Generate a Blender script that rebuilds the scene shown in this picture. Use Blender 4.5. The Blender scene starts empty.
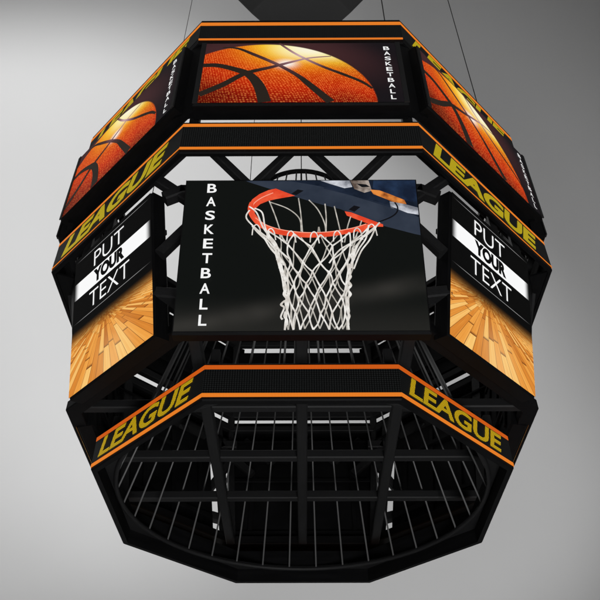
import bpy, math, random
from mathutils import Vector, Matrix
random.seed(7)
PI = math.pi
T8 = math.tan(PI/8)
S = bpy.context.scene
C = S.collection

# ------------------------------------------------------------------ camera
cam_d = bpy.data.cameras.new('camera'); cam = bpy.data.objects.new('camera', cam_d); C.objects.link(cam)
F = Vector((-0.0030054, 0.7457482, 0.6662211)).normalized()
Rt = Vector((0.9999888, 0.0046812, -0.0007288)).normalized()
Up = Rt.cross(F).normalized()
m = Matrix((Rt, Up, -F)).transposed().to_4x4(); m.translation = Vector((0.00326, -3.53716, -1.71327))
cam.matrix_world = m
cam_d.sensor_width = 36.0; cam_d.lens = 36.0*734.885/600.0
cam_d.clip_start = 0.05; cam_d.clip_end = 200
S.camera = cam
# ------------------------------------------------------------------ world, lamps, exposure
w = bpy.data.worlds.new('World'); S.world = w; w.use_nodes = True
w.node_tree.nodes['Background'].inputs[0].default_value = (0.5, 0.5, 0.5, 1)
w.node_tree.nodes['Background'].inputs[1].default_value = 0.05
S.view_settings.view_transform = 'Standard'; S.view_settings.look = 'None'
S.view_settings.exposure = 0; S.view_settings.gamma = 1

def lamp(name, kind, loc, target, power, size=1.0, color=(1, 1, 1), spot=None, blend=1.0):
    d = bpy.data.lights.new(name, kind); o = bpy.data.objects.new(name, d); C.objects.link(o)
    o.location = loc; d.energy = power; d.color = color
    v = Vector(target)-Vector(loc); o.rotation_euler = v.to_track_quat('-Z', 'Y').to_euler()
    if kind == 'AREA': d.shape = 'DISK'; d.size = size
    else: d.shadow_soft_size = size
    if kind == 'SPOT': d.spot_size = math.radians(spot); d.spot_blend = blend
    return o
lamp('backdrop_spot', 'SPOT', (1.71, 5.68, -4.02), (-2.23, 6.53, 2.75), 5960, .3, spot=70.3, blend=.98)  # these unseen spots are added to grade the backdrop from bright to dark
lamp('backdrop_spot', 'SPOT', (-4.06, -2.56, 5.66), (-4.51, 11.59, 6.72), 3900, .3, spot=94.3, blend=.41)
lamp('backdrop_spot', 'SPOT', (2.19, 3.95, -.06), (1.27, 9.25, 7.91), 1450, .3, spot=96, blend=.56)
lamp('fill_light', 'AREA', (1.5, -7, -6.5), (0, 0, 1), 260, 3.0)  # unseen fill from below, added to brighten the scoreboard

# ------------------------------------------------------------------ materials
def mat(name, base=(.02, .02, .02), rough=.5, metal=0.0, emit=None, es=1.0, spec=.5):
    M = bpy.data.materials.new(name); M.use_nodes = True
    b = M.node_tree.nodes['Principled BSDF']
    b.inputs['Base Color'].default_value = (*base, 1); b.inputs['Roughness'].default_value = rough
    b.inputs['Metallic'].default_value = metal; b.inputs['Specular IOR Level'].default_value = spec
    if emit: b.inputs['Emission Color'].default_value = (*emit, 1); b.inputs['Emission Strength'].default_value = es
    return M
class NG:                                     # small node helper
    def __init__(s, M): s.t = M.node_tree; s.b = s.t.nodes['Principled BSDF']
    def n(s, k, **kw):
        x = s.t.nodes.new(k)
        for a, v in kw.items(): setattr(x, a, v)
        return x
    def put(s, i, v):
        if hasattr(v, 'is_linked') or isinstance(v, bpy.types.NodeSocket): s.t.links.new(v, i)
        else: i.default_value = v
    def m(s, op, a, b=0.0, c=0.0, clamp=False):
        x = s.n('ShaderNodeMath', operation=op); x.use_clamp = clamp
        for i, v in enumerate((a, b, c)): s.put(x.inputs[i], v)
        return x.outputs[0]
    def uv(s):
        u = s.n('ShaderNodeUVMap'); u.uv_map = 'uv'; q = s.n('ShaderNodeSeparateXYZ'); s.t.links.new(u.outputs[0], q.inputs[0])
        return q.outputs[0], q.outputs[1], u.outputs[0]
    def ramp(s, f, stops, interp='LINEAR'):
        r = s.n('ShaderNodeValToRGB'); cr = r.color_ramp; cr.interpolation = interp
        while len(cr.elements) < len(stops): cr.elements.new(0.5)
        for e, (p, c) in zip(cr.elements, stops): e.position = p; e.color = (*c, 1)
        s.put(r.inputs[0], f); return r.outputs[0]
    def sstep(s, v, a, b):
        x = s.n('ShaderNodeMapRange', interpolation_type='SMOOTHSTEP'); s.put(x.inputs[0], v)
        x.inputs[1].default_value = a; x.inputs[2].default_value = b; return x.outputs[0]
    def mix(s, f, a, b, bt='MIX'):
        x = s.n('ShaderNodeMix', data_type='RGBA', blend_type=bt)
        s.put(x.inputs[0], f); s.put(x.inputs[6], a if not isinstance(a, tuple) else (*a, 1)); s.put(x.inputs[7], b if not isinstance(b, tuple) else (*b, 1))
        return x.outputs[2]
    def xyz(s, x, y, z=0.0):
        q = s.n('ShaderNodeCombineXYZ')
        for i, v in enumerate((x, y, z)): s.put(q.inputs[i], v)
        return q.outputs[0]
    def emit(s, c, st=1.0): s.put(s.b.inputs['Emission Color'], c); s.put(s.b.inputs['Emission Strength'], st)

def screen_mat(name): return mat(name, (.0015, .0015, .0015), .5, spec=.04)

M_case = mat('black_casing', (.008, .008, .009), .5, spec=.18)
g = NG(M_case); nz = g.n('ShaderNodeTexNoise'); nz.inputs['Scale'].default_value = 9; nz.inputs['Detail'].default_value = 6
g.put(g.b.inputs['Roughness'], g.m('MULTIPLY_ADD', nz.outputs[0], .12, .5)); g.put(g.b.inputs['Base Color'], g.ramp(nz.outputs[0], [(.3, (.005, .005, .0055)), (.75, (.011, .011, .012))]))
M_beam = mat('dark_steel', (.034, .034, .036), .55, spec=.4)
g = NG(M_beam); nz = g.n('ShaderNodeTexNoise'); nz.inputs['Scale'].default_value = 14; nz.inputs['Detail'].default_value = 8
g.put(g.b.inputs['Base Color'], g.ramp(nz.outputs[0], [(.3, (.018, .018, .019)), (.7, (.029, .029, .030))]))
M_rod = mat('grey_rod', (.24, .24, .24), .45, .3)
M_cable = mat('steel_cable', (.09, .09, .09), .45, .5)
M_plate = mat('mount_paint', (.11, .11, .11), .8, spec=.2)
M_trim = mat('screen_edge', (.030, .030, .031), .6)

def led_mat(name, col, st, dots=None, base=(.01, .01, .01)):
    M = mat(name, base, .5, spec=.2); g = NG(M); u, v, _ = g.uv()
    if dots:
        p, depth = dots
        fu = g.m('ABSOLUTE', g.m('SUBTRACT', g.m('FRACT', g.m('MULTIPLY', u, 1/p)), .5))
        fv = g.m('ABSOLUTE', g.m('SUBTRACT', g.m('FRACT', g.m('MULTIPLY', v, 1/p)), .5))
        k = g.m('MULTIPLY', g.m('SUBTRACT', 1.0, g.sstep(fu, .24, .48)), g.m('SUBTRACT', 1.0, g.sstep(fv, .24, .48)))
        k = g.m('MULTIPLY_ADD', k, depth, 1-depth)
        g.emit((*col, 1), g.m('MULTIPLY', k, st))
    else: g.emit((*col, 1), st)
    return M
M_or = led_mat('orange_led', (.93, .24, .02), .95, (.006, .25))
M_or_low = led_mat('deep_orange_led', (.72, .12, .008), .95, (.006, .3))
M_or_amber = led_mat('amber_led', (.90, .22, .02), .95, (.006, .3))
M_yel = led_mat('yellow_led', (.66, .50, .010), .9, (.0085, .6))
M_yel_low = led_mat('dotted_yellow_led', (.72, .47, .008), 1.0, (.0085, .9))
M_face = led_mat('faint_led', (.055, .06, .06), .16, (.0105, 1.0), (.002, .002, .002))  # blank faces: their dim dotted grey is put in as a faint glow
M_white = mat('white_led', (.02, .02, .02), .6, emit=(1, 1, 1), es=.90, spec=.05)
M_grey = mat('grey_led', (.05, .05, .05), .5, emit=(.5, .5, .5), es=.35)

# ------------------------------------------------------------------ mesh helpers
def mesh_obj(name, V, Fs, mats, idx=None, parent=None, uv=None, smooth=False):
    me = bpy.data.meshes.new(name); me.from_pydata([tuple(v) for v in V], [], Fs); me.update()
    for k in mats if isinstance(mats, (list, tuple)) else [mats]: me.materials.append(k)
    if idx:
        for p, i in zip(me.polygons, idx): p.material_index = i
    if uv:
        L = me.uv_layers.new(name='uv')
        for lp in me.loops: L.data[lp.index].uv = uv(me.vertices[lp.vertex_index].co)
    if smooth:
        for p in me.polygons: p.use_smooth = True
    o = bpy.data.objects.new(name, me); C.objects.link(o)
    if parent: o.parent = parent
    return o
class MB:
    def __init__(s): s.V = []; s.F = []; s.I = []
    def add(s, V, Fs, i=0):
        b = len(s.V); s.V += [Vector(v) for v in V]; s.F += [tuple(b+k for k in f) for f in Fs]; s.I += [i]*len(Fs)
    def beam(s, a, b, wd=.05, ht=None, up=(0, 0, 1), i=0, ch=.12):
        a = Vector(a); b = Vector(b); ht = ht or wd; d = (b-a).normalized(); up = Vector(up)
        if abs(d.dot(up)) > .98: up = Vector((0, 1, 0))
        x = d.cross(up).normalized(); y = x.cross(d)
        c = min(wd, ht)*ch; hw, hh = wd/2, ht/2
        sec = [(-hw, -hh+c), (-hw+c, -hh), (hw-c, -hh), (hw, -hh+c), (hw, hh-c), (hw-c, hh), (-hw+c, hh), (-hw, hh-c)]
        V = [a+x*p+y*q for p, q in sec]+[b+x*p+y*q for p, q in sec]
        s.add(V, [(k, (k+1) % 8, (k+1) % 8+8, k+8) for k in range(8)]+[tuple(range(7, -1, -1)), tuple(range(8, 16))], i)
    def tube(s, pts, r, n=8, closed=False, i=0):
        pts = [Vector(p) for p in pts]; N = len(pts); V = []; Fs = []
        for k, p in enumerate(pts):
            d = (pts[(k+1) % N]-pts[k-1]) if closed else (pts[min(k+1, N-1)]-pts[max(k-1, 0)])
            d.normalize(); u = Vector((0, 0, 1)) if abs(d.z) < .9 else Vector((0, 1, 0)); x = d.cross(u).normalized(); y = x.cross(d)
            V += [p+(x*math.cos(t)+y*math.sin(t))*r for t in [2*PI*j/n for j in range(n)]]
        for k in range(N if closed else N-1):
            for j in range(n):
                Fs.append((k*n+j, k*n+(j+1) % n, ((k+1) % N)*n+(j+1) % n, ((k+1) % N)*n+j))
        if not closed: Fs += [tuple(range(n-1, -1, -1)), tuple((N-1)*n+j for j in range(n))]
        s.add(V, Fs, i)
    def obj(s, name, mats, parent=None, uv=None, smooth=False): return mesh_obj(name, s.V, s.F, mats, s.I, parent, uv, smooth)
def bevel(o, wd=.006, seg=2):
    b = o.modifiers.new('b', 'BEVEL'); b.width = wd; b.segments = seg; b.limit_method = 'ANGLE'; b.angle_limit = .6
    return o
def Pf(ang, u, A, z):                      # a point on the octagon side whose outward normal is at angle ang (0 = the near side)
    return Vector((-math.sin(ang)*A+math.cos(ang)*u, -math.cos(ang)*A-math.sin(ang)*u, z))
def text_geo(body, x0, x1, y0, y1, offset=0.0, shear=0.0):
    """outline of a word fitted in the rectangle x0..x1, y0..y1"""
    cu = bpy.data.curves.new('t', 'FONT'); cu.body = body; cu.offset = offset; cu.shear = shear; cu.resolution_u = 5
    o = bpy.data.objects.new('t', cu); C.objects.link(o)
    me = bpy.data.meshes.new_from_object(o.evaluated_get(bpy.context.evaluated_depsgraph_get()))
    V = [v.co.copy() for v in me.vertices]; Fs = [tuple(p.vertices) for p in me.polygons]
    bpy.data.objects.remove(o); bpy.data.meshes.remove(me)
    ax, bx = min(v.x for v in V), max(v.x for v in V); ay, by = min(v.y for v in V), max(v.y for v in V)
    if x1 is None: x1 = x0+(bx-ax)*(y1-y0)/(by-ay)
    return [((v.x-ax)/(bx-ax)*(x1-x0)+x0, (v.y-ay)/(by-ay)*(y1-y0)+y0) for v in V], Fs
def tag(o, label=None, cat=None, group=None, kind=None):
    for k, v in (('label', label), ('category', cat), ('group', group), ('kind', kind)):
        if v: o[k] = v
    return o

# ------------------------------------------------------------------ backdrop
def backdrop():
    V = []; Fs = []; nu, nv, R = 96, 48, 13.0
    for j in range(nv+1):
        th = PI*j/nv
        for i in range(nu):
            ph = 2*PI*i/nu; V.append((R*math.sin(th)*math.cos(ph), R*math.sin(th)*math.sin(ph), 1.0+R*math.cos(th)))
    for j in range(nv):
        for i in range(nu):
            Fs.append((j*nu+i, (j+1)*nu+i, (j+1)*nu+(i+1) % nu, j*nu+(i+1) % nu))
    M = mat('studio_grey', (.42, .42, .42), .95, spec=.05)
    g = NG(M); nz = g.n('ShaderNodeTexNoise'); nz.inputs['Scale'].default_value = .35; nz.inputs['Detail'].default_value = 3
    tc = g.n('ShaderNodeTexCoord'); g.t.links.new(tc.outputs['Object'], nz.inputs['Vector'])
    g.put(g.b.inputs['Base Color'], g.ramp(nz.outputs[0], [(.2, (.41, .41, .41)), (.8, (.43, .43, .43))]))
    o = mesh_obj('backdrop', V, Fs, M, smooth=True); tag(o, kind='structure')
backdrop()

# ------------------------------------------------------------------ the scoreboard
root = bpy.data.objects.new('hanging_scoreboard', None); C.objects.link(root)
tag(root, 'black eight-sided basketball scoreboard with lit screens and three banded rings, hanging from cables', 'scoreboard')

# ---- LED bands -----------------------------------------------------------
def led_band(A, z0, z1, s_top, s_bot, m_top, m_bot, thick, lab, drop=False):
    mb = MB(); fmb = MB()
    n = 8
    def ring(Ar, z): return [Vector((math.cos(PI/8+k*PI/4)*Ar/math.cos(PI/8), math.sin(PI/8+k*PI/4)*Ar/math.cos(PI/8), z)) for k in range(n)]
    c = .006
    prof = [(A-thick, z0), (A-c, z0), (A, z0+c), (A, z1-c), (A-c, z1), (A-thick, z1)]
    rs = [ring(a, z) for a, z in prof]; V = [v for r in rs for v in r]; Fs = []
    m_ = len(prof)
    for j in range(m_):
        for k in range(n):
            Fs.append((j*n+k, j*n+(k+1) % n, ((j+1) % m_)*n+(k+1) % n, ((j+1) % m_)*n+k))
    o = mesh_obj('led_band', V, Fs, M_case, parent=root); o['label'] = lab
    # blank faces with a faint added glow, and stripes, 3 mm proud of the casing
    for nm, (z_a, z_b), mt, pr in (('led_face', (s_bot[1]+.003, s_top[0]-.003), M_face, .002), ('led_stripe', s_top, m_top, .003), ('led_stripe', s_bot, m_bot, .003)):
        q = MB()
        for k in range(8):
            ang = k*PI/4; A2 = A+pr; hw = A2*T8
            a, b = z_a, z_b
            if k % 2 and A > 1.2 and nm == 'led_stripe':
                if b < s_top[0]:
                    if drop: continue
                    a, b = (z_a+z_b)/2-.002, (z_a+z_b)/2+.003
                else: a = b-(b-a)*.72
            lo = [Pf(ang, -hw, A2, a), Pf(ang, hw, A2, a), Pf(ang, hw, A2, b), Pf(ang, -hw, A2, b)]
            li = [Pf(ang, -hw+.001, A-.001, a), Pf(ang, hw-.001, A-.001, a), Pf(ang, hw-.001, A-.001, b), Pf(ang, -hw+.001, A-.001, b)]
            q.add(lo+li, [(0, 1, 2, 3), (4, 5, 1, 0), (3, 2, 6, 7)])
        e = q.obj(nm, mt, o)
        L = e.data.uv_layers.new(name='uv')
        for p in e.data.polygons:
            ctr = p.center; ang = round(math.atan2(-ctr.x, -ctr.y)/(PI/4))*PI/4; ud = Vector((math.cos(ang), -math.sin(ang), 0))
            for li_ in p.loop_indices:
                co = e.data.vertices[e.data.loops[li_].vertex_index].co; L.data[li_].uv = (co.dot(ud), co.z)
    return o
def lettering_on_face(word, ang, A, u0, u1, z0, z1, mt, parent, offset, shear):
    P2, Fs = text_geo(word, u0, u1, z0, z1, offset, shear)
    o = mesh_obj('lettering', [Pf(ang, x, A, z) for x, z in P2], Fs, mt, parent=parent)
    L = o.data.uv_layers.new(name='uv'); ud = Vector((math.cos(ang), -math.sin(ang), 0))
    for lp in o.data.loops:
        co = o.data.vertices[lp.vertex_index].co; L.data[lp.index].uv = (co.dot(ud), co.z)
    return o
band_low = led_band(1.0, 0.0, .192, (.158, .178), (.016, .034), M_or_low, M_or, .03, 'lowest and smallest lit band')
band_mid = led_band(1.40, 1.137, 1.388, (1.347, 1.368), (1.163, 1.180), M_or, M_or, .022, 'middle lit band under the ball screens')
band_top = led_band(1.403, 2.14, 2.41, (2.345, 2.378), (2.180, 2.196), M_or, M_or_amber, .022, 'top lit band, its lower edge hidden behind the ball screens', True)
for k in (1, 3, 5, 7):
    a = k*PI/4
    lettering_on_face('LEAGUE', a, 1.0045, -.365, .345, .047, .150, M_yel_low, band_low, .030, .22)
    lettering_on_face('LEAGUE', a, 1.4045, -.495, .470, 1.190, 1.330, M_yel, band_mid, .045, .25)
    lettering_on_face('LEAGUE', a, 1.4075, -.495, .485, 2.215, 2.333, M_yel, band_top, .045, .25)

# ---- screens -------------------------------------------------------------
class Pic:                                  # flat picture built up in thin layers, all one mesh
    def __init__(s): s.mb = MB(); s.z = .0015
    def poly(s, pts, i):
        s.mb.add([(x, y, s.z) for x, y in pts], [tuple(range(len(pts)))], i); s.z += .0003
    def ribbon(s, pts, wd, i, sub=6):
        P = [Vector(p) for p in pts]; n = len(P)
        W = wd if isinstance(wd, (list, tuple)) else [wd]*n
        Q = []; QW = []
        for k in range(n-1):
            p0, p1, p2, p3 = P[max(k-1, 0)], P[k], P[k+1], P[min(k+2, n-1)]
            for j in range(sub):
                t = j/sub
                Q.append(.5*((2*p1)+(-p0+p2)*t+(2*p0-5*p1+4*p2-p3)*t*t+(-p0+3*p1-3*p2+p3)*t**3)); QW.append(W[k]*(1-t)+W[k+1]*t)
        Q.append(P[-1]); QW.append(W[-1]); V = []
        for k, q in enumerate(Q):
            d = (Q[min(k+1, len(Q)-1)]-Q[max(k-1, 0)]); d = d.normalized() if d.length else Vector((1, 0))
            nn = Vector((-d.y, d.x))*QW[k]/2
            V += [(q.x+nn.x, q.y+nn.y, s.z), (q.x-nn.x, q.y-nn.y, s.z)]
        s.mb.add(V, [(2*k, 2*k+1, 2*k+3, 2*k+2) for k in range(len(Q)-1)], i); s.z += .00004
    def text(s, body, x0, x1, y0, y1, i, offset=0., shear=0., z=None):
        P2, Fs = text_geo(body, x0, x1, y0, y1, offset, shear); s.mb.add([(x, y, s.z if z is None else z) for x, y in P2], Fs, i)
def case_box(name, hw, hh, T, lab=None):
    """screen casing: front face in the plane z=0, depth T behind it"""
    mb = MB(); c = .010
    o_ = [(-hw, -hh), (hw, -hh), (hw, hh), (-hw, hh)]; i_ = [(-hw+c, -hh+c), (hw-c, -hh+c), (hw-c, hh-c), (-hw+c, hh-c)]
    V = [(x, y, 0) for x, y in i_]+[(x, y, -c) for x, y in o_]+[(x, y, -T+c) for x, y in o_]+[(x, y, -T) for x, y in i_]
    Fs = [(0, 1, 2, 3), (15, 14, 13, 12)]
    for r in range(3):
        for k in range(4): Fs.append((r*4+k, r*4+4+k, r*4+4+(k+1) % 4, r*4+(k+1) % 4))
    mb.add(V, Fs)
    # ribs across the back
    for k in range(3):
        x = -hw*.66+k*hw*.66; mb.beam((x, -hh+.06, -T-.006), (x, hh-.06, -T-.006), .03, .014, (0, 0, 1))
    for y in (-hh*.55, hh*.55): mb.beam((-hw+.03, y, -T-.018), (hw-.03, y, -T-.018), .03, .012, (0, 0, 1))
    o = mb.obj(name, M_case, root)
    if lab: o['label'] = lab
    return o
def place(o, ang, Ab, zb, At, zt):
    u = Vector((math.cos(ang), -math.sin(ang), 0)); B = Pf(ang, 0, Ab, zb); Tt = Pf(ang, 0, At, zt)
    up = (Tt-B).normalized(); n = u.cross(up); M = Matrix((u, up, n)).transposed().to_4x4(); M.translation = (B+Tt)/2
    o.matrix_local = M
def copy_part(o):
    c = o.copy(); C.objects.link(c); c.parent = root
    for ch in o.children:
        d = ch.copy(); C.objects.link(d); d.parent = c
    return c
uvxy = lambda co: (co.x, co.y)

# ball picture
def ball_material():
    M = screen_mat('ball_picture'); g = NG(M); u, v, vec = g.uv()
    dx = g.m('ADD', u, .19); dy = g.m('ADD', v, .30)
    r = g.m('SQRT', g.m('ADD', g.m('MULTIPLY', dx, dx), g.m('MULTIPLY', dy, dy)))
    inside = g.m('SUBTRACT', 1.0, g.sstep(r, .570, .580))
    # distance from the bright side of the ball (stretched along it)
    hx = g.m('MULTIPLY', g.m('SUBTRACT', u, .02), 1.0); hy = g.m('MULTIPLY', g.m('SUBTRACT', v, .29), 1.38)
    hd = g.m('SQRT', g.m('ADD', g.m('MULTIPLY', hx, hx), g.m('MULTIPLY', hy, hy)))
    rim = g.m('MULTIPLY', g.sstep(r, .40, .575), g.sstep(u, -.1, .30))
    hd2 = g.m('SUBTRACT', hd, g.m('MULTIPLY', rim, .14))
    col = g.ramp(hd2, [(0.0, (1, .96, .60)), (.13, (1, .86, .20)), (.23, (1, .60, .035)), (.33, (1, .33, .010)), (.46, (1.0, .16, .006)), (.62, (.86, .055, .005)), (.80, (.36, .010, .004))])
    # pebbled leather
    vo = g.n('ShaderNodeTexVoronoi'); vo.inputs['Scale'].default_value = 66; vo.inputs['Randomness'].default_value = .35
    k = g.m('ADD', 1.0, g.m('MULTIPLY', r, -.45)); sx = g.m('MULTIPLY', dx, g.m('ADD', .75, g.m('MULTIPLY', r, .8))); sy = g.m('MULTIPLY', dy, g.m('ADD', .75, g.m('MULTIPLY', r, .8)))
    g.put(vo.inputs['Vector'], g.xyz(g.m('ADD', sx, g.m('MULTIPLY', sy, .3)), sy))
    dot = g.m('SUBTRACT', 1.0, g.sstep(vo.outputs['Distance'], .10, .52))
    amt = g.sstep(hd, .14, .52)
    dark = g.mix(g.m('MULTIPLY', amt, .85), col, g.mix(1.0, col, (.50, .20, .14), 'MULTIPLY'))
    lit = g.mix(g.m('MULTIPLY', amt, .34), col, (1.0, .40, .09))
    ball = g.mix(dot, dark, lit)
    ls = g.m('SUBTRACT', 1.0, g.m('MULTIPLY', g.m('MULTIPLY', g.sstep(u, -.25, -.56), g.sstep(v, 0.0, -.34)), .65))
    ball = g.mix(1.0, ball, g.xyz(ls, ls, ls), 'MULTIPLY')
    # surroundings: dark plum glow next to the ball
    gl = g.m('SUBTRACT', 1.0, g.sstep(r, .56, .86)); gl = g.m('MULTIPLY', gl, g.sstep(v, -.25, .3))
    bg = g.mix(gl, (.010, .008, .010), (.060, .022, .024))
    c = g.mix(inside, bg, ball)
    # glint
    ex = g.m('SUBTRACT', u, -.075); ey = g.m('SUBTRACT', v, .078)
    ed = g.m('SQRT', g.m('ADD', g.m('MULTIPLY', ex, ex), g.m('MULTIPLY', g.m('MULTIPLY', ey, ey), 1.6)))
    gg = g.m('POWER', g.m('SUBTRACT', 1.0, g.sstep(ed, 0.0, .13)), 2.4)
    fx = g.m('SUBTRACT', u, .05); fy = g.m('SUBTRACT', v, .215)
    fd = g.m('SQRT', g.m('ADD', g.m('MULTIPLY', fx, fx), g.m('MULTIPLY', g.m('MULTIPLY', fy, fy), 3)))
    gf = g.m('MULTIPLY', g.m('POWER', g.m('SUBTRACT', 1.0, g.sstep(fd, 0.0, .30)), 1.5), .65)
    c = g.mix(g.m('MULTIPLY', inside, g.m('MAXIMUM', gg, gf)), c, (1, .96, .90))
    g.emit(c, .95); return M
def ribbon_mat():
    M = screen_mat('ball_seam'); g = NG(M); u, v, _ = g.uv()
    ex = g.m('SUBTRACT', u, .0); ey = g.m('SUBTRACT', v, .16)
    d = g.m('SQRT', g.m('ADD', g.m('MULTIPLY', ex, ex), g.m('MULTIPLY', g.m('MULTIPLY', ey, ey), 1.8)))
    c = g.ramp(d, [(0.0, (.60, .40, .42)), (.10, (.30, .15, .17)), (.20, (.07, .028, .030)), (.32, (.022, .016, .012))])
    g.emit(c, 1.0); return M
M_ball, M_seam = ball_material(), ribbon_mat()
def ball_panel():
    hw, hh = .545, .300
    case = case_box('ball_screen', hw, hh, .10)
    p = Pic(); p.z = .0015; p.poly([(-.520, -.288), (.520, -.288), (.520, .288), (-.520, .288)], 0)
    p.z = .003
    X = -.519
    p.ribbon([(X, -.218), (-.401, -.125), (-.293, -.021), (-.158, .04), (-.041, .095), (.05, .132), (.164, .148)], [.042, .040, .033, .026, .018, .013, .007], 1)
    p.ribbon([(X, .060), (-.443, .060), (-.353, .023), (-.272, -.031), (-.215, -.14), (-.182, -.287)], [.036, .038, .041, .050, .060, .068], 1)
    p.ribbon([(-.427, .243), (-.344, .233), (-.253, .169), (-.159, .096), (-.095, .040), (-.014, -.045), (.045, -.13), (.150, -.287)], [.006, .018, .025, .024, .023, .028, .038, .048], 1)
    p.ribbon([(-.118, .286), (-.042, .190), (.034, .115), (.128, .035), (.226, -.035), (.316, -.105), (.367, -.168)], [.014, .016, .017, .020, .022, .020, .014], 1)
    t = p; t.z = .0045
    for k, ch in enumerate('BASKETBALL'):
        yc = .226-k*.0528; wd = .026 if ch == 'L' else .033; t.text(ch, .468-wd/2, .468+wd/2, yc-.0185, yc+.0185, 2, .016)
    p.mb.obj('screen', [M_ball, M_seam, M_white], case, uvxy)
    # thin raised edging left and right of the picture
    for sx in (-1, 1):
        q = MB(); q.beam((sx*.532, -.290, .002), (sx*.532, .290, .002), .026, .008, (0, 0, 1)); q.obj('edging', M_trim, case)
    return case
bp = ball_panel()
for k in range(8):
    o = bp if k == 0 else copy_part(bp)
    lift = .032*(k % 2); place(o, k*PI/4, 1.45+lift*.2, 1.472+lift*.6, 1.45+lift*.2, 2.060+lift*1.2)

# hoop picture
def hoop_bg():
    M = screen_mat('hoop_picture_dark'); g = NG(M); u, v, vec = g.uv()
    s = g.m('ADD', v, g.m('MULTIPLY', u, -.20)); s = g.m('ADD', s, .27)
    st = g.m('POWER', 2.718, g.m('MULTIPLY', g.m('MULTIPLY', s, s), -520.0))
    nz = g.n('ShaderNodeTexNoise'); nz.inputs['Scale'].default_value = 3.5; g.put(nz.inputs['Vector'], vec)
    k = g.m('MULTIPLY', g.m('MULTIPLY', st, g.sstep(nz.outputs[0], .1, .8)), .8)
    b = g.m('MULTIPLY', g.sstep(v, -.2, -.42), .35)
    c = g.mix(g.m('ADD', k, b, clamp=True), (.0052, .0062, .0056), (.040, .038, .034)); g.emit(c, 1.0); return M
def flat(name, c, st=1.0): M = screen_mat(name); M.node_tree.nodes['Principled BSDF'].inputs['Emission Color'].default_value = (*c, 1); M.node_tree.nodes['Principled BSDF'].inputs['Emission Strength'].default_value = st; return M
def mottled(name, a, b, sc):
    M = screen_mat(name); g = NG(M); u, v, vec = g.uv(); nz = g.n('ShaderNodeTexNoise'); nz.inputs['Scale'].default_value = sc; nz.inputs['Detail'].default_value = 4
    g.put(nz.inputs['Vector'], vec); g.emit(g.ramp(nz.outputs[0], [(.38, a), (.62, b)]), 1.0); return M
MH = [hoop_bg(), mottled('board_edge', (.022, .030, .048), (.034, .044, .066), 7), mottled('board_navy', (.006, .010, .020), (.014, .022, .042), 9),
      mottled('rim_red', (.74, .055, .020), (.88, .12, .050), 14), flat('rim_light', (.95, .35, .24)),
      mottled('net_white', (.62, .58, .53), (.86, .84, .80), 30), mottled('net_grey', (.36, .34, .30), (.58, .55, .50), 30),
      mottled('blurred_orange', (.20, .04, .008), (.78, .26, .05), 16), mottled('blurred_pale', (.18, .19, .22), (.66, .68, .74), 14),
      mottled('blurred_beige', (.10, .07, .055), (.40, .34, .30), 18), flat('tab_black', (.006, .006, .008)), mottled('blue_shirt', (.008, .014, .032), (.018, .036, .08), 11)]
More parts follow.
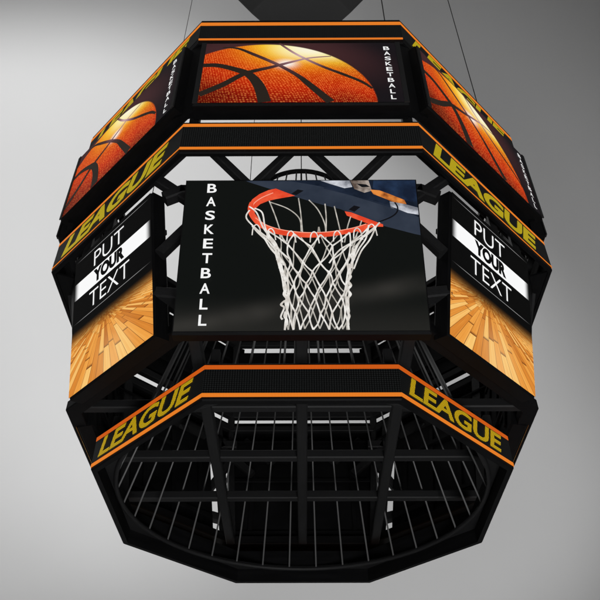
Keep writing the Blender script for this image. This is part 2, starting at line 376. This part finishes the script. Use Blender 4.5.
def hoop_panel():
    hw, hh = .535, .404
    case = case_box('hoop_screen', hw, hh, .075)
    p = Pic(); H = .391; Wd = .528
    p.poly([(-Wd, -.392), (Wd, -.392), (Wd, H), (-Wd, H)], 0)
    # backboard seen from below and the crowd beyond
    p.poly([(-.255, H), (Wd, H), (Wd, .10), (.361, .166), (.176, .240), (.086, .262), (-.037, .309)], 2)
    p.poly([(-.255, H-.002), (-.05, H-.002), (.087, .358), (.296, .283), (.443, .228), (Wd, .180), (Wd, .082), (.504, .088), (.361, .135), (.176, .227), (.086, .255), (-.037, .301), (-.237, .381)], 1)
    p.poly([(.335, H-.001), (Wd, H-.001), (Wd, .262), (.47, .275), (.38, .322), (.33, .345)], 11)
    p.poly([(.09, H-.001), (.225, H-.001), (.236, .352), (.20, .345), (.13, .372)], 8)
    p.poly([(.227, H-.001), (.312, H-.001), (.325, .330), (.29, .318), (.245, .340)], 9)
    p.poly([(.255, .372), (.300, .366), (.318, .352), (.280, .350)], 10)
    p.poly([(.318, .336), (.36, .331), (.40, .312), (.47, .276), (.478, .252), (.43, .258), (.378, .286), (.33, .310)], 7)
    p.poly([(.402, .268), (.43, .262), (.47, .252), (Wd, .232), (Wd, .192), (.48, .202), (.44, .222), (.405, .232)], 8)
    p.ribbon([(.425, .262), (.436, .235), (.43, .205), (.40, .178), (.34, .150)], .007, 10)
    p.ribbon([(.105, .345), (.22, .307), (.33, .265), (.44, .222)], .004, 2)
    for q in ([(-.046, .312), (-.016, .338), (.012, .331), (-.022, .305)], [(.214, .222), (.240, .245), (.268, .236), (.240, .209)]): p.poly(q, 10)
    # rim behind the net
    p.poly([(-.238, .215), (-.238, .250), (-.222, .282), (-.190, .312), (-.150, .334), (-.116, .343), (-.028, .301), (-.070, .292), (-.112, .283), (-.151, .272), (-.186, .254), (-.205, .232), (-.210, .205)], 3)
    p.poly([(.196, .212), (.225, .206), (.300, .170), (.365, .139), (.365, .126), (.333, .127), (.262, .160), (.205, .188)], 3)
    p.ribbon([(-.224, .225), (-.214, .258), (-.180, .290), (-.128, .318)], .005, 4)
    # far side of the net
    rnd = random.Random(3)
    cols = 7
    def prof(t):                             # centre, half width, y, depth sag at height fraction t (0 rim, 1 bottom)
        pts = [(0, .055, .290, .155, .075), (.18, .055, .222, .075, .050), (.36, .060, .168, -.020, .035), (.58, .066, .138, -.135, .022), (.8, .066, .130, -.255, .014), (1, .066, .128, -.392, .008)]
        for a, b in zip(pts, pts[1:]):
            if t <= b[0]:
                k = (t-a[0])/(b[0]-a[0]); return tuple(a[i]*(1-k)+b[i]*k for i in range(1, 5))
        return pts[-1][1:]
    def node(ph, t, jx=0):
        cx, hwid, y, sag = prof(min(max(t, 0), 1)); return (cx+hwid*math.sin(ph)+jx, y-sag*math.cos(ph))
    N = 14; rows = [.0, .20, .36, .50, .62, .74, .87, 1.0]
    J = {}
    for r in range(len(rows)):
        for c in range(N*2):
            J[(r, c)] = (rnd.uniform(-.010, .010), rnd.uniform(-.014, .014))
    def nd(r, c):
        c %= 2*N; ph = 2*PI*c/(2*N)+.12; x, y = node(ph, rows[r]); j = J[(r, c)]
        return (min(x+j[0], .36), max(y+j[1]*(1 if 0 < r < len(rows)-1 else 0), -.3915)), math.cos(ph)
    segs = []
    for r in range(len(rows)-1):
        for c in range(2*N):
            if (c+r) % 2 == 0:
                for dc in (-1, 1):
                    (a, fa), (b, fb) = nd(r, c), nd(r+1, c+dc)
                    if r == 0 and (fa+fb)/2 < .15: continue
                    segs.append(((fa+fb)/2, a, b))
    segs.sort(key=lambda s: s[0])
    def strand(a, b, front):
        mx, my = (a[0]+b[0])/2+rnd.uniform(-.006, .006), (a[1]+b[1])/2-rnd.uniform(0, .008)
        wd = .0062 if front else .0048
        p.ribbon([a, (mx, my), b], [wd*1.25, wd, wd*1.25], 5 if front else 6, 4)
    for f, a, b in segs:
        if f < 0: strand((a[0], a[1]), b, False)
    for pts in ([(-.145, .270), (-.118, .19), (-.096, .115), (-.075, .04)], [(-.140, .262), (-.06, .225), (-.008, .17), (.000, .10)], [(-.012, .285), (-.002, .20), (.006, .09)],
                [(.035, .274), (.075, .22), (.105, .14), (.108, .07)], [(.108, .252), (.112, .17), (.108, .06)], [(.150, .238), (.165, .15), (.178, .07)], [(.222, .180), (.205, .12), (.19, .04)], [(.27, .158), (.252, .10), (.22, .02)]):
        p.ribbon(pts, .0055, 6)
    # near side of the rim
    p.ribbon([(-.224, .262), (-.229, .225), (-.216, .185), (-.180, .138), (-.120, .104), (-.040, .086), (.045, .079), (.140, .086), (.225, .104), (.300, .130), (.350, .140)],
             [.018, .024, .028, .028, .027, .026, .025, .024, .022, .020, .012], 3)
    p.ribbon([(-.205, .175), (-.165, .141), (-.110, .116), (-.040, .100), (.045, .093), (.140, .099), (.225, .116), (.290, .139)], .0045, 4)
    p.ribbon([(.245, .118), (.262, .098), (.29, .118), (.345, .136)], .012, 3)
    for f, a, b in segs:
        if f >= 0: strand(a, b, True)
    # loops over the rim
    for k in range(7):
        ph = -1.08+k*.36; x, y = node(ph, 0.0); y += .003
        p.ribbon([(x-.016, y-.045), (x-.012, y-.004), (x+.002, y+.012), (x+.016, y-.006), (x+.024, y-.05)], .0055, 5, 5)
    for pts in ([(-.232, .215), (-.245, .17), (-.19, .10), (-.12, .01), (-.075, -.08)], [(-.235, .235), (-.20, .20), (-.165, .11), (-.11, .03), (-.09, -.06)], [(-.21, .225), (-.175, .20), (-.16, .12), (-.13, .04), (-.07, -.03)],
                [(.335, .128), (.300, .05), (.26, -.01), (.225, -.10)], [(.300, .130), (.285, .06), (.25, .0), (.215, -.08)], [(.33, .122), (.26, .06), (.17, .0), (.12, -.07)]):
        p.ribbon(pts, .007, 5)
    # frayed knots down both sides of the net
    for sx in (-1, 1):
        for k in range(8):
            t = .36+k*.08; cx, hwid, y, sag = prof(t); x = cx+sx*hwid
            p.ribbon([(x-.004, y+.03), (x+.007*sx*rnd.uniform(-.5, 1.3), y+.008), (x-.003*sx, y-.012), (x+rnd.uniform(-.004, .006)*sx, y-.034)], [.007, .012, .010, .006], 5, 4)
    p.ribbon([(-.070, -.255), (-.085, -.275), (-.072, -.29), (-.085, -.33), (-.078, -.345)], [.006, .010, .008, .007, .009], 5)
    t = p; t.z = p.z+.0006
    for k, ch in enumerate('BASKETBALL'):
        yc = .338-k*.0762; xc = -.408; wd = {'L': .034}.get(ch, .043)
        t.text(ch, xc-wd/2, xc+wd/2, yc-.0255, yc+.0255, len(MH), .018)
    p.mb.obj('screen', MH+[M_white], case, uvxy)
    return case
hp = hoop_panel(); hp['label'] = 'near screen showing a rim and net'
place(hp, 0, 1.2, .200, 1.365, .972)
hp2 = copy_part(hp); hp2['label'] = 'screen on the far side, seen from behind'; place(hp2, PI, 1.2, .200, 1.365, .972)

# text picture with wooden floor
def floor_mat():
    M = screen_mat('floor_picture'); g = NG(M); u, v, vec = g.uv()
    h = g.m('SUBTRACT', -.055, v); h = g.m('MAXIMUM', h, .004)
    X = g.m('DIVIDE', g.m('ADD', u, .045), h); Y = g.m('DIVIDE', .10, h)
    # planks radiate from the point the floor runs to
    pl = g.m('MULTIPLY', X, 5.6); idx = g.m('FLOOR', pl); fr = g.m('FRACT', pl)
    wn = g.n('ShaderNodeTexWhiteNoise', noise_dimensions='1D'); g.put(wn.inputs['W'], idx)
    yy = g.m('ADD', g.m('MULTIPLY', Y, 2.1), g.m('MULTIPLY', wn.outputs['Value'], 7.0)); iy = g.m('FLOOR', yy); fy = g.m('FRACT', yy)
    wn2 = g.n('ShaderNodeTexWhiteNoise', noise_dimensions='2D'); g.put(wn2.inputs['Vector'], g.xyz(idx, iy))
    nz = g.n('ShaderNodeTexNoise'); nz.inputs['Scale'].default_value = 1.0; nz.inputs['Detail'].default_value = 5
    g.put(nz.inputs['Vector'], g.xyz(g.m('MULTIPLY', X, 26.0), g.m('MULTIPLY', Y, 4.0)))
    tone = g.m('ADD', g.m('MULTIPLY', wn2.outputs['Value'], .62), g.m('MULTIPLY', nz.outputs[0], .40))
    c = g.ramp(tone, [(.14, (.46, .13, .016)), (.40, (.72, .25, .035)), (.62, (.88, .37, .065)), (.90, (1.0, .66, .22))])
    seam = g.m('MULTIPLY', g.sstep(fr, 0.0, .05), g.m('SUBTRACT', 1.0, g.sstep(fr, .95, 1.0)))
    seam = g.m('MULTIPLY', seam, g.sstep(fy, 0.0, .06))
    c = g.mix(seam, (.16, .045, .010), c)
    # sheen down the middle
    sh = g.m('MULTIPLY', g.m('SUBTRACT', 1.0, g.sstep(g.m('ABSOLUTE', g.m('ADD', u, g.m('MULTIPLY', v, .1))), 0.0, .22)), g.m('SUBTRACT', 1.0, g.sstep(v, -.36, -.12)))
    c = g.mix(g.m('MULTIPLY', sh, .25), c, (1, .72, .36))
    fade = g.sstep(g.m('SUBTRACT', -.045, v), .0, .115)
    fade = g.m('POWER', fade, 1.3)
    c = g.mix(fade, (.003, .003, .003), c); g.emit(c, .98); return M
def bar_mat():
    M = screen_mat('white_bar'); g = NG(M); u, v, _ = g.uv()
    a = g.m('MULTIPLY', g.sstep(u, -.334, -.285), g.m('SUBTRACT', 1.0, g.sstep(u, .285, .332)))
    g.emit(g.mix(a, (.003, .003, .003), (.95, .95, .95)), 1.0); return M
def line_mat():
    M = screen_mat('thin_line'); g = NG(M); u, v, _ = g.uv()
    a = g.m('SUBTRACT', 1.0, g.sstep(g.m('ABSOLUTE', u), .20, .33)); g.emit(g.mix(a, (.01, .01, .01), (.26, .26, .26)), 1.0); return M
MT = [flat('black_picture', (.003, .003, .003)), floor_mat(), bar_mat(), line_mat()]
def text_panel():
    hw, hh = .341, .418
    case = case_box('message_screen', hw, hh, .085)
    p = Pic(); p.poly([(-.336, -.412), (.336, -.412), (.336, .412), (-.336, .412)], 0)
    p.poly([(-.336, -.412), (.336, -.412), (.336, -.055), (-.336, -.055)], 1)
    p.poly([(-.334, .140), (.334, .140), (.334, .243), (-.334, .243)], 2)
    for y in (.384, -.010): p.poly([(-.33, y-.0018), (.33, y-.0018), (.33, y+.0018), (-.33, y+.0018)], 3)
    p.mb.obj('screen', MT, case, uvxy)
    t = Pic(); z = .004
    t.text('PUT', -.152, .112, .262, .356, 0, -.008, z=z); t.text('YOUR', -.152, .118, .150, .234, 1, .062, .0, z)
    t.text('TEXT', -.185, .160, .018, .112, 0, -.008, z=z)
    t.mb.obj('lettering', [M_white, MT[0]], case, uvxy)
    return case
tp = text_panel()
for k, ang in enumerate((PI/4, -PI/4, 3*PI/4, -3*PI/4)):
    o = tp if k == 0 else copy_part(tp); place(o, ang, 1.227, .262, 1.375, 1.072)
for ang in (PI/2, -PI/2):
    o = copy_part(tp); place(o, ang, 1.145, .300, 1.290, 1.085)

# ---- steel frame ----------------------------------------------------------
def vtx(k, A, z):                           # octagon corner between side k and side k+1
    return Pf(k*PI/4, -A*T8, A, z)
def frame_ring(A, z, wd, ht, mt=M_beam, name='frame_ring'):
    mb = MB()
    def ring(Ar, zz): return [Vector((math.cos(PI/8+k*PI/4)*Ar/math.cos(PI/8), math.sin(PI/8+k*PI/4)*Ar/math.cos(PI/8), zz)) for k in range(8)]
    prof = [(A-wd, z), (A, z), (A, z+ht), (A-wd, z+ht)]; V = [v for a, zz in prof for v in ring(a, zz)]; Fs = []
    for j in range(4):
        for k in range(8): Fs.append((j*8+k, j*8+(k+1) % 8, ((j+1) % 4)*8+(k+1) % 8, ((j+1) % 4)*8+k))
    mb.add(V, Fs); o = mb.obj(name, mt, root); bevel(o, .004, 1); return o
frame_ring(1.165, .292, .075, .055, M_case)
def soffit(k, A0, A1, z):                   # closing plate under the middle band on the sides and back
    V = [Pf(k*PI/4, -A0*T8, A0, z), Pf(k*PI/4, A0*T8, A0, z), Pf(k*PI/4, A1*T8, A1, z), Pf(k*PI/4, -A1*T8, A1, z)]
    V = V+[v+Vector((0, 0, .012)) for v in V]
    mesh_obj('soffit_plate', V, [(0, 1, 2, 3), (7, 6, 5, 4), (0, 4, 5, 1), (1, 5, 6, 2), (2, 6, 7, 3), (3, 7, 4, 0)], M_case, parent=root)
for k in (2, 3, 4, 5, 6): soffit(k, 1.377, 1.25, 1.141)
frame_ring(1.345, 1.275, .04, .045); frame_ring(1.345, 1.390, .05, .05)
frame_ring(1.350, 2.100, .045, .045); frame_ring(1.350, 2.345, .045, .045)
def part_beam(a, b, wd=.05, ht=None, up=(0, 0, 1), name='beam', mt=M_beam):
    mb = MB(); mb.beam(a, b, wd, ht, up); return mb.obj(name, mt, root)
ZB = .325
def xlim(y): return min(1.09, 1.09*math.sqrt(2)-abs(y))
for y in (-.47, .02, .49):
    part_beam((-xlim(y)-.01, y, ZB), (xlim(y)+.01, y, ZB), .05, .05, name='cross_beam')
for x in (-.47, 0, .47):
    part_beam((x, -1.09, ZB-.012), (x, 1.09, ZB-.012), .056, .05, name='long_beam')
for k in range(8):                          # corner posts
    part_beam(vtx(k, 1.32, 1.29), vtx(k, 1.325, 2.36), .05, name='corner_post')
    if k in (0, 1, 6, 7): part_beam(vtx(k, .925, .10), vtx(k, .925, .31), .04, name='corner_post')
def strut(ang, u0, A0, z0, ang1, u1, A1, z1, wd=.042):
    part_beam(Pf(ang, u0, A0, z0), Pf(ang1, u1, A1, z1), wd, wd, (0, 0, 1), 'strut')
for k in (0, 2, 3, 4, 5, 6):
    a = k*PI/4
    strut(a, -.43, 1.345, 1.215, a, -.235, 1.30, .99); strut(a, -.05, 1.345, 1.215, a, -.235, 1.30, .99)
    strut(a, .05, 1.345, 1.215, a, .235, 1.30, .99); strut(a, .43, 1.345, 1.215, a, .235, 1.30, .99)
def ext(a, b, ka, kb): return a+(a-b)*ka, b+(b-a)*kb
for f in (0, PI):                            # crossing braces and brackets round the corners beside the rim screens
    for s in (1, -1):
        a, b = ext(Pf(f, -s*.717, 1.20, 1.178), Pf(f, -s*.560, 1.20, 1.035), .12, 1.3); part_beam(a, b, .05, name='strut')
        a, b = ext(Pf(f, -s*.575, 1.15, .83), Pf(f, -s*.633, 1.15, .735), .9, .35); part_beam(a, b, .05, name='strut')
        part_beam(Pf(f, s*.48, 1.20, 1.085), Pf(f, s*.59, 1.20, 1.085), .06, .06, name='bracket')
        part_beam(Pf(f, s*.575, 1.20, 1.09), Pf(f, s*.665, 1.20, 1.035), .06, .06, name='bracket')
        part_beam(Pf(f, s*.49, 1.12, .46), Pf(f, s*.66, 1.10, .50), .06, name='bracket')
for a, u in ((PI/4, -.09), (-PI/4, .09), (PI/4, -.30), (-PI/4, .30)):    # hangers between the middle band and the message screens
    part_beam(Pf(a, u, 1.345, 1.06), Pf(a, u, 1.345, 1.29), .035, name='hanger')
for k, u in ((3, -.405), (5, .405), (3, .405), (5, -.405), (2, .40), (2, -.40), (6, .40), (6, -.40)):   # uprights either side of the message screens
    part_beam(Pf(k*PI/4, u, 1.12, .34), Pf(k*PI/4, u, 1.315, 1.28), .07, .045, name='upright')
for k in range(8):                           # covers closing the corners between the ball screens
    rad = vtx(k, 1, 0).normalized(); part_beam(vtx(k, 1.375, 1.475), vtx(k, 1.375, 2.13), .17, .03, rad, 'corner_cover', M_case)
    if k in (1, 2, 5, 6): part_beam(vtx(k, 1.11, .35), vtx(k, 1.27, 1.14), .20, .03, rad, 'corner_cover', M_case)
part_beam(Pf(PI, -.56, 1.31, 1.045), Pf(PI, .56, 1.31, 1.045), .03, .20, name='infill_plate', mt=M_case)
for k in (3, 4):                             # uprights beside the far rim screen
    part_beam(vtx(k, 1.13, .34), vtx(k, 1.33, 1.28), .045, name='corner_post')

# ---- floor plate and rod cage ---------------------------------------------
def floor_plate():
    n = 144; V = []; Fs = []; R = .955
    def octp(th, A):
        k = round(th/(PI/4)); return A/math.cos(th-k*PI/4)
    for zz in (.078, .090):
        for i in range(n):
            th = 2*PI*i/n; V.append((R*math.cos(th), R*math.sin(th), zz))
        for i in range(n):
            th = 2*PI*i/n; rr = octp(th, .968); V.append((rr*math.cos(th), rr*math.sin(th), zz))
    for i in range(n):
        j = (i+1) % n
        Fs += [(i, j, n+j, n+i)[::-1], (2*n+i, 2*n+j, 3*n+j, 3*n+i), (i, 2*n+i, 2*n+j, j)[::-1]]
    return mesh_obj('floor_plate', V, Fs, M_beam, parent=root)
floor_plate()
mb = MB(); mb.tube([(.955*math.cos(2*PI*i/96), .955*math.sin(2*PI*i/96), .072) for i in range(96)], .012, 10, True)
mb.obj('cage_ring', M_beam, root, smooth=True)
mb = MB(); mb.tube([(.37*math.cos(2*PI*i/64), .37*math.sin(2*PI*i/64), 2.30) for i in range(64)], .016, 10, True)
mb.obj('cage_ring', M_beam, root, smooth=True)
for i in range(36):
    th = 2*PI*(i+.5)/36; mb = MB()
    mb.tube([(.953*math.cos(th), .953*math.sin(th), .074), (.37*math.cos(th), .37*math.sin(th), 2.30)], .0052, 6)
    mb.obj('cage_rod', M_rod, root, smooth=True)

# ------------------------------------------------------------------ cables and ceiling mount
def cable(x, y, z0, label, r=.0036, z1=13.7):
    mb = MB()
    mb.tube([(x, y, z0), (x, y, z1)], r, 8)
    mb.tube([(x, y, z0-.01), (x, y, z0+.05)], r*2.6, 10)
    o = mb.obj('suspension_cable', M_cable, smooth=True); tag(o, label, 'cable', 'cables holding the scoreboard')
mbh = MB(); [mbh.beam((0, 0, 2.30), (.37*math.cos(a), .37*math.sin(a), 2.30), .012) for a in (0, PI/2, PI, -PI/2)]; mbh.obj('cage_spokes', M_beam, root)
cable(0, 0, 2.30, 'thin steel cable dropping straight down the middle of the scoreboard', z1=5.0)
cable(-1.27, .526, 2.395, 'leftmost thin steel cable, meeting the slanting left side of the top band')
cable(1.27, -.526, 2.395, 'thin steel cable furthest right, running down to the right corner of the top band')
cable(.526, -1.27, 2.395, 'thin steel cable over the right end of the near top band')
cable(-.526, 1.27, 2.395, 'thin steel cable seen in the gap under the near ball screen, left of centre')
def ceiling_mount():
    z = 5.2
    mb = MB()
    b = [(-.476, -.135, 5.0), (0, .328, 5.0), (.478, -.135, 5.0), (0, -.60, 5.0)]
    a = [(x*1.59, -.154+(y+.135)*1.59, 5.5) for x, y, z_ in b]; n = 4
    mb.add(a+b, [tuple(range(n)), tuple(range(2*n-1, n-1, -1))]+[(i, n+i, n+(i+1) % n, (i+1) % n) for i in range(n)])
    mb.beam((0, -.15, 5.49), (0, -.15, 13.8), .18)
    o = mb.obj('ceiling_mount', M_plate); bevel(o, .02, 2)
    tag(o, 'dark grey faceted mount high above the scoreboard where the middle cable ends', 'ceiling mount')
ceiling_mount()
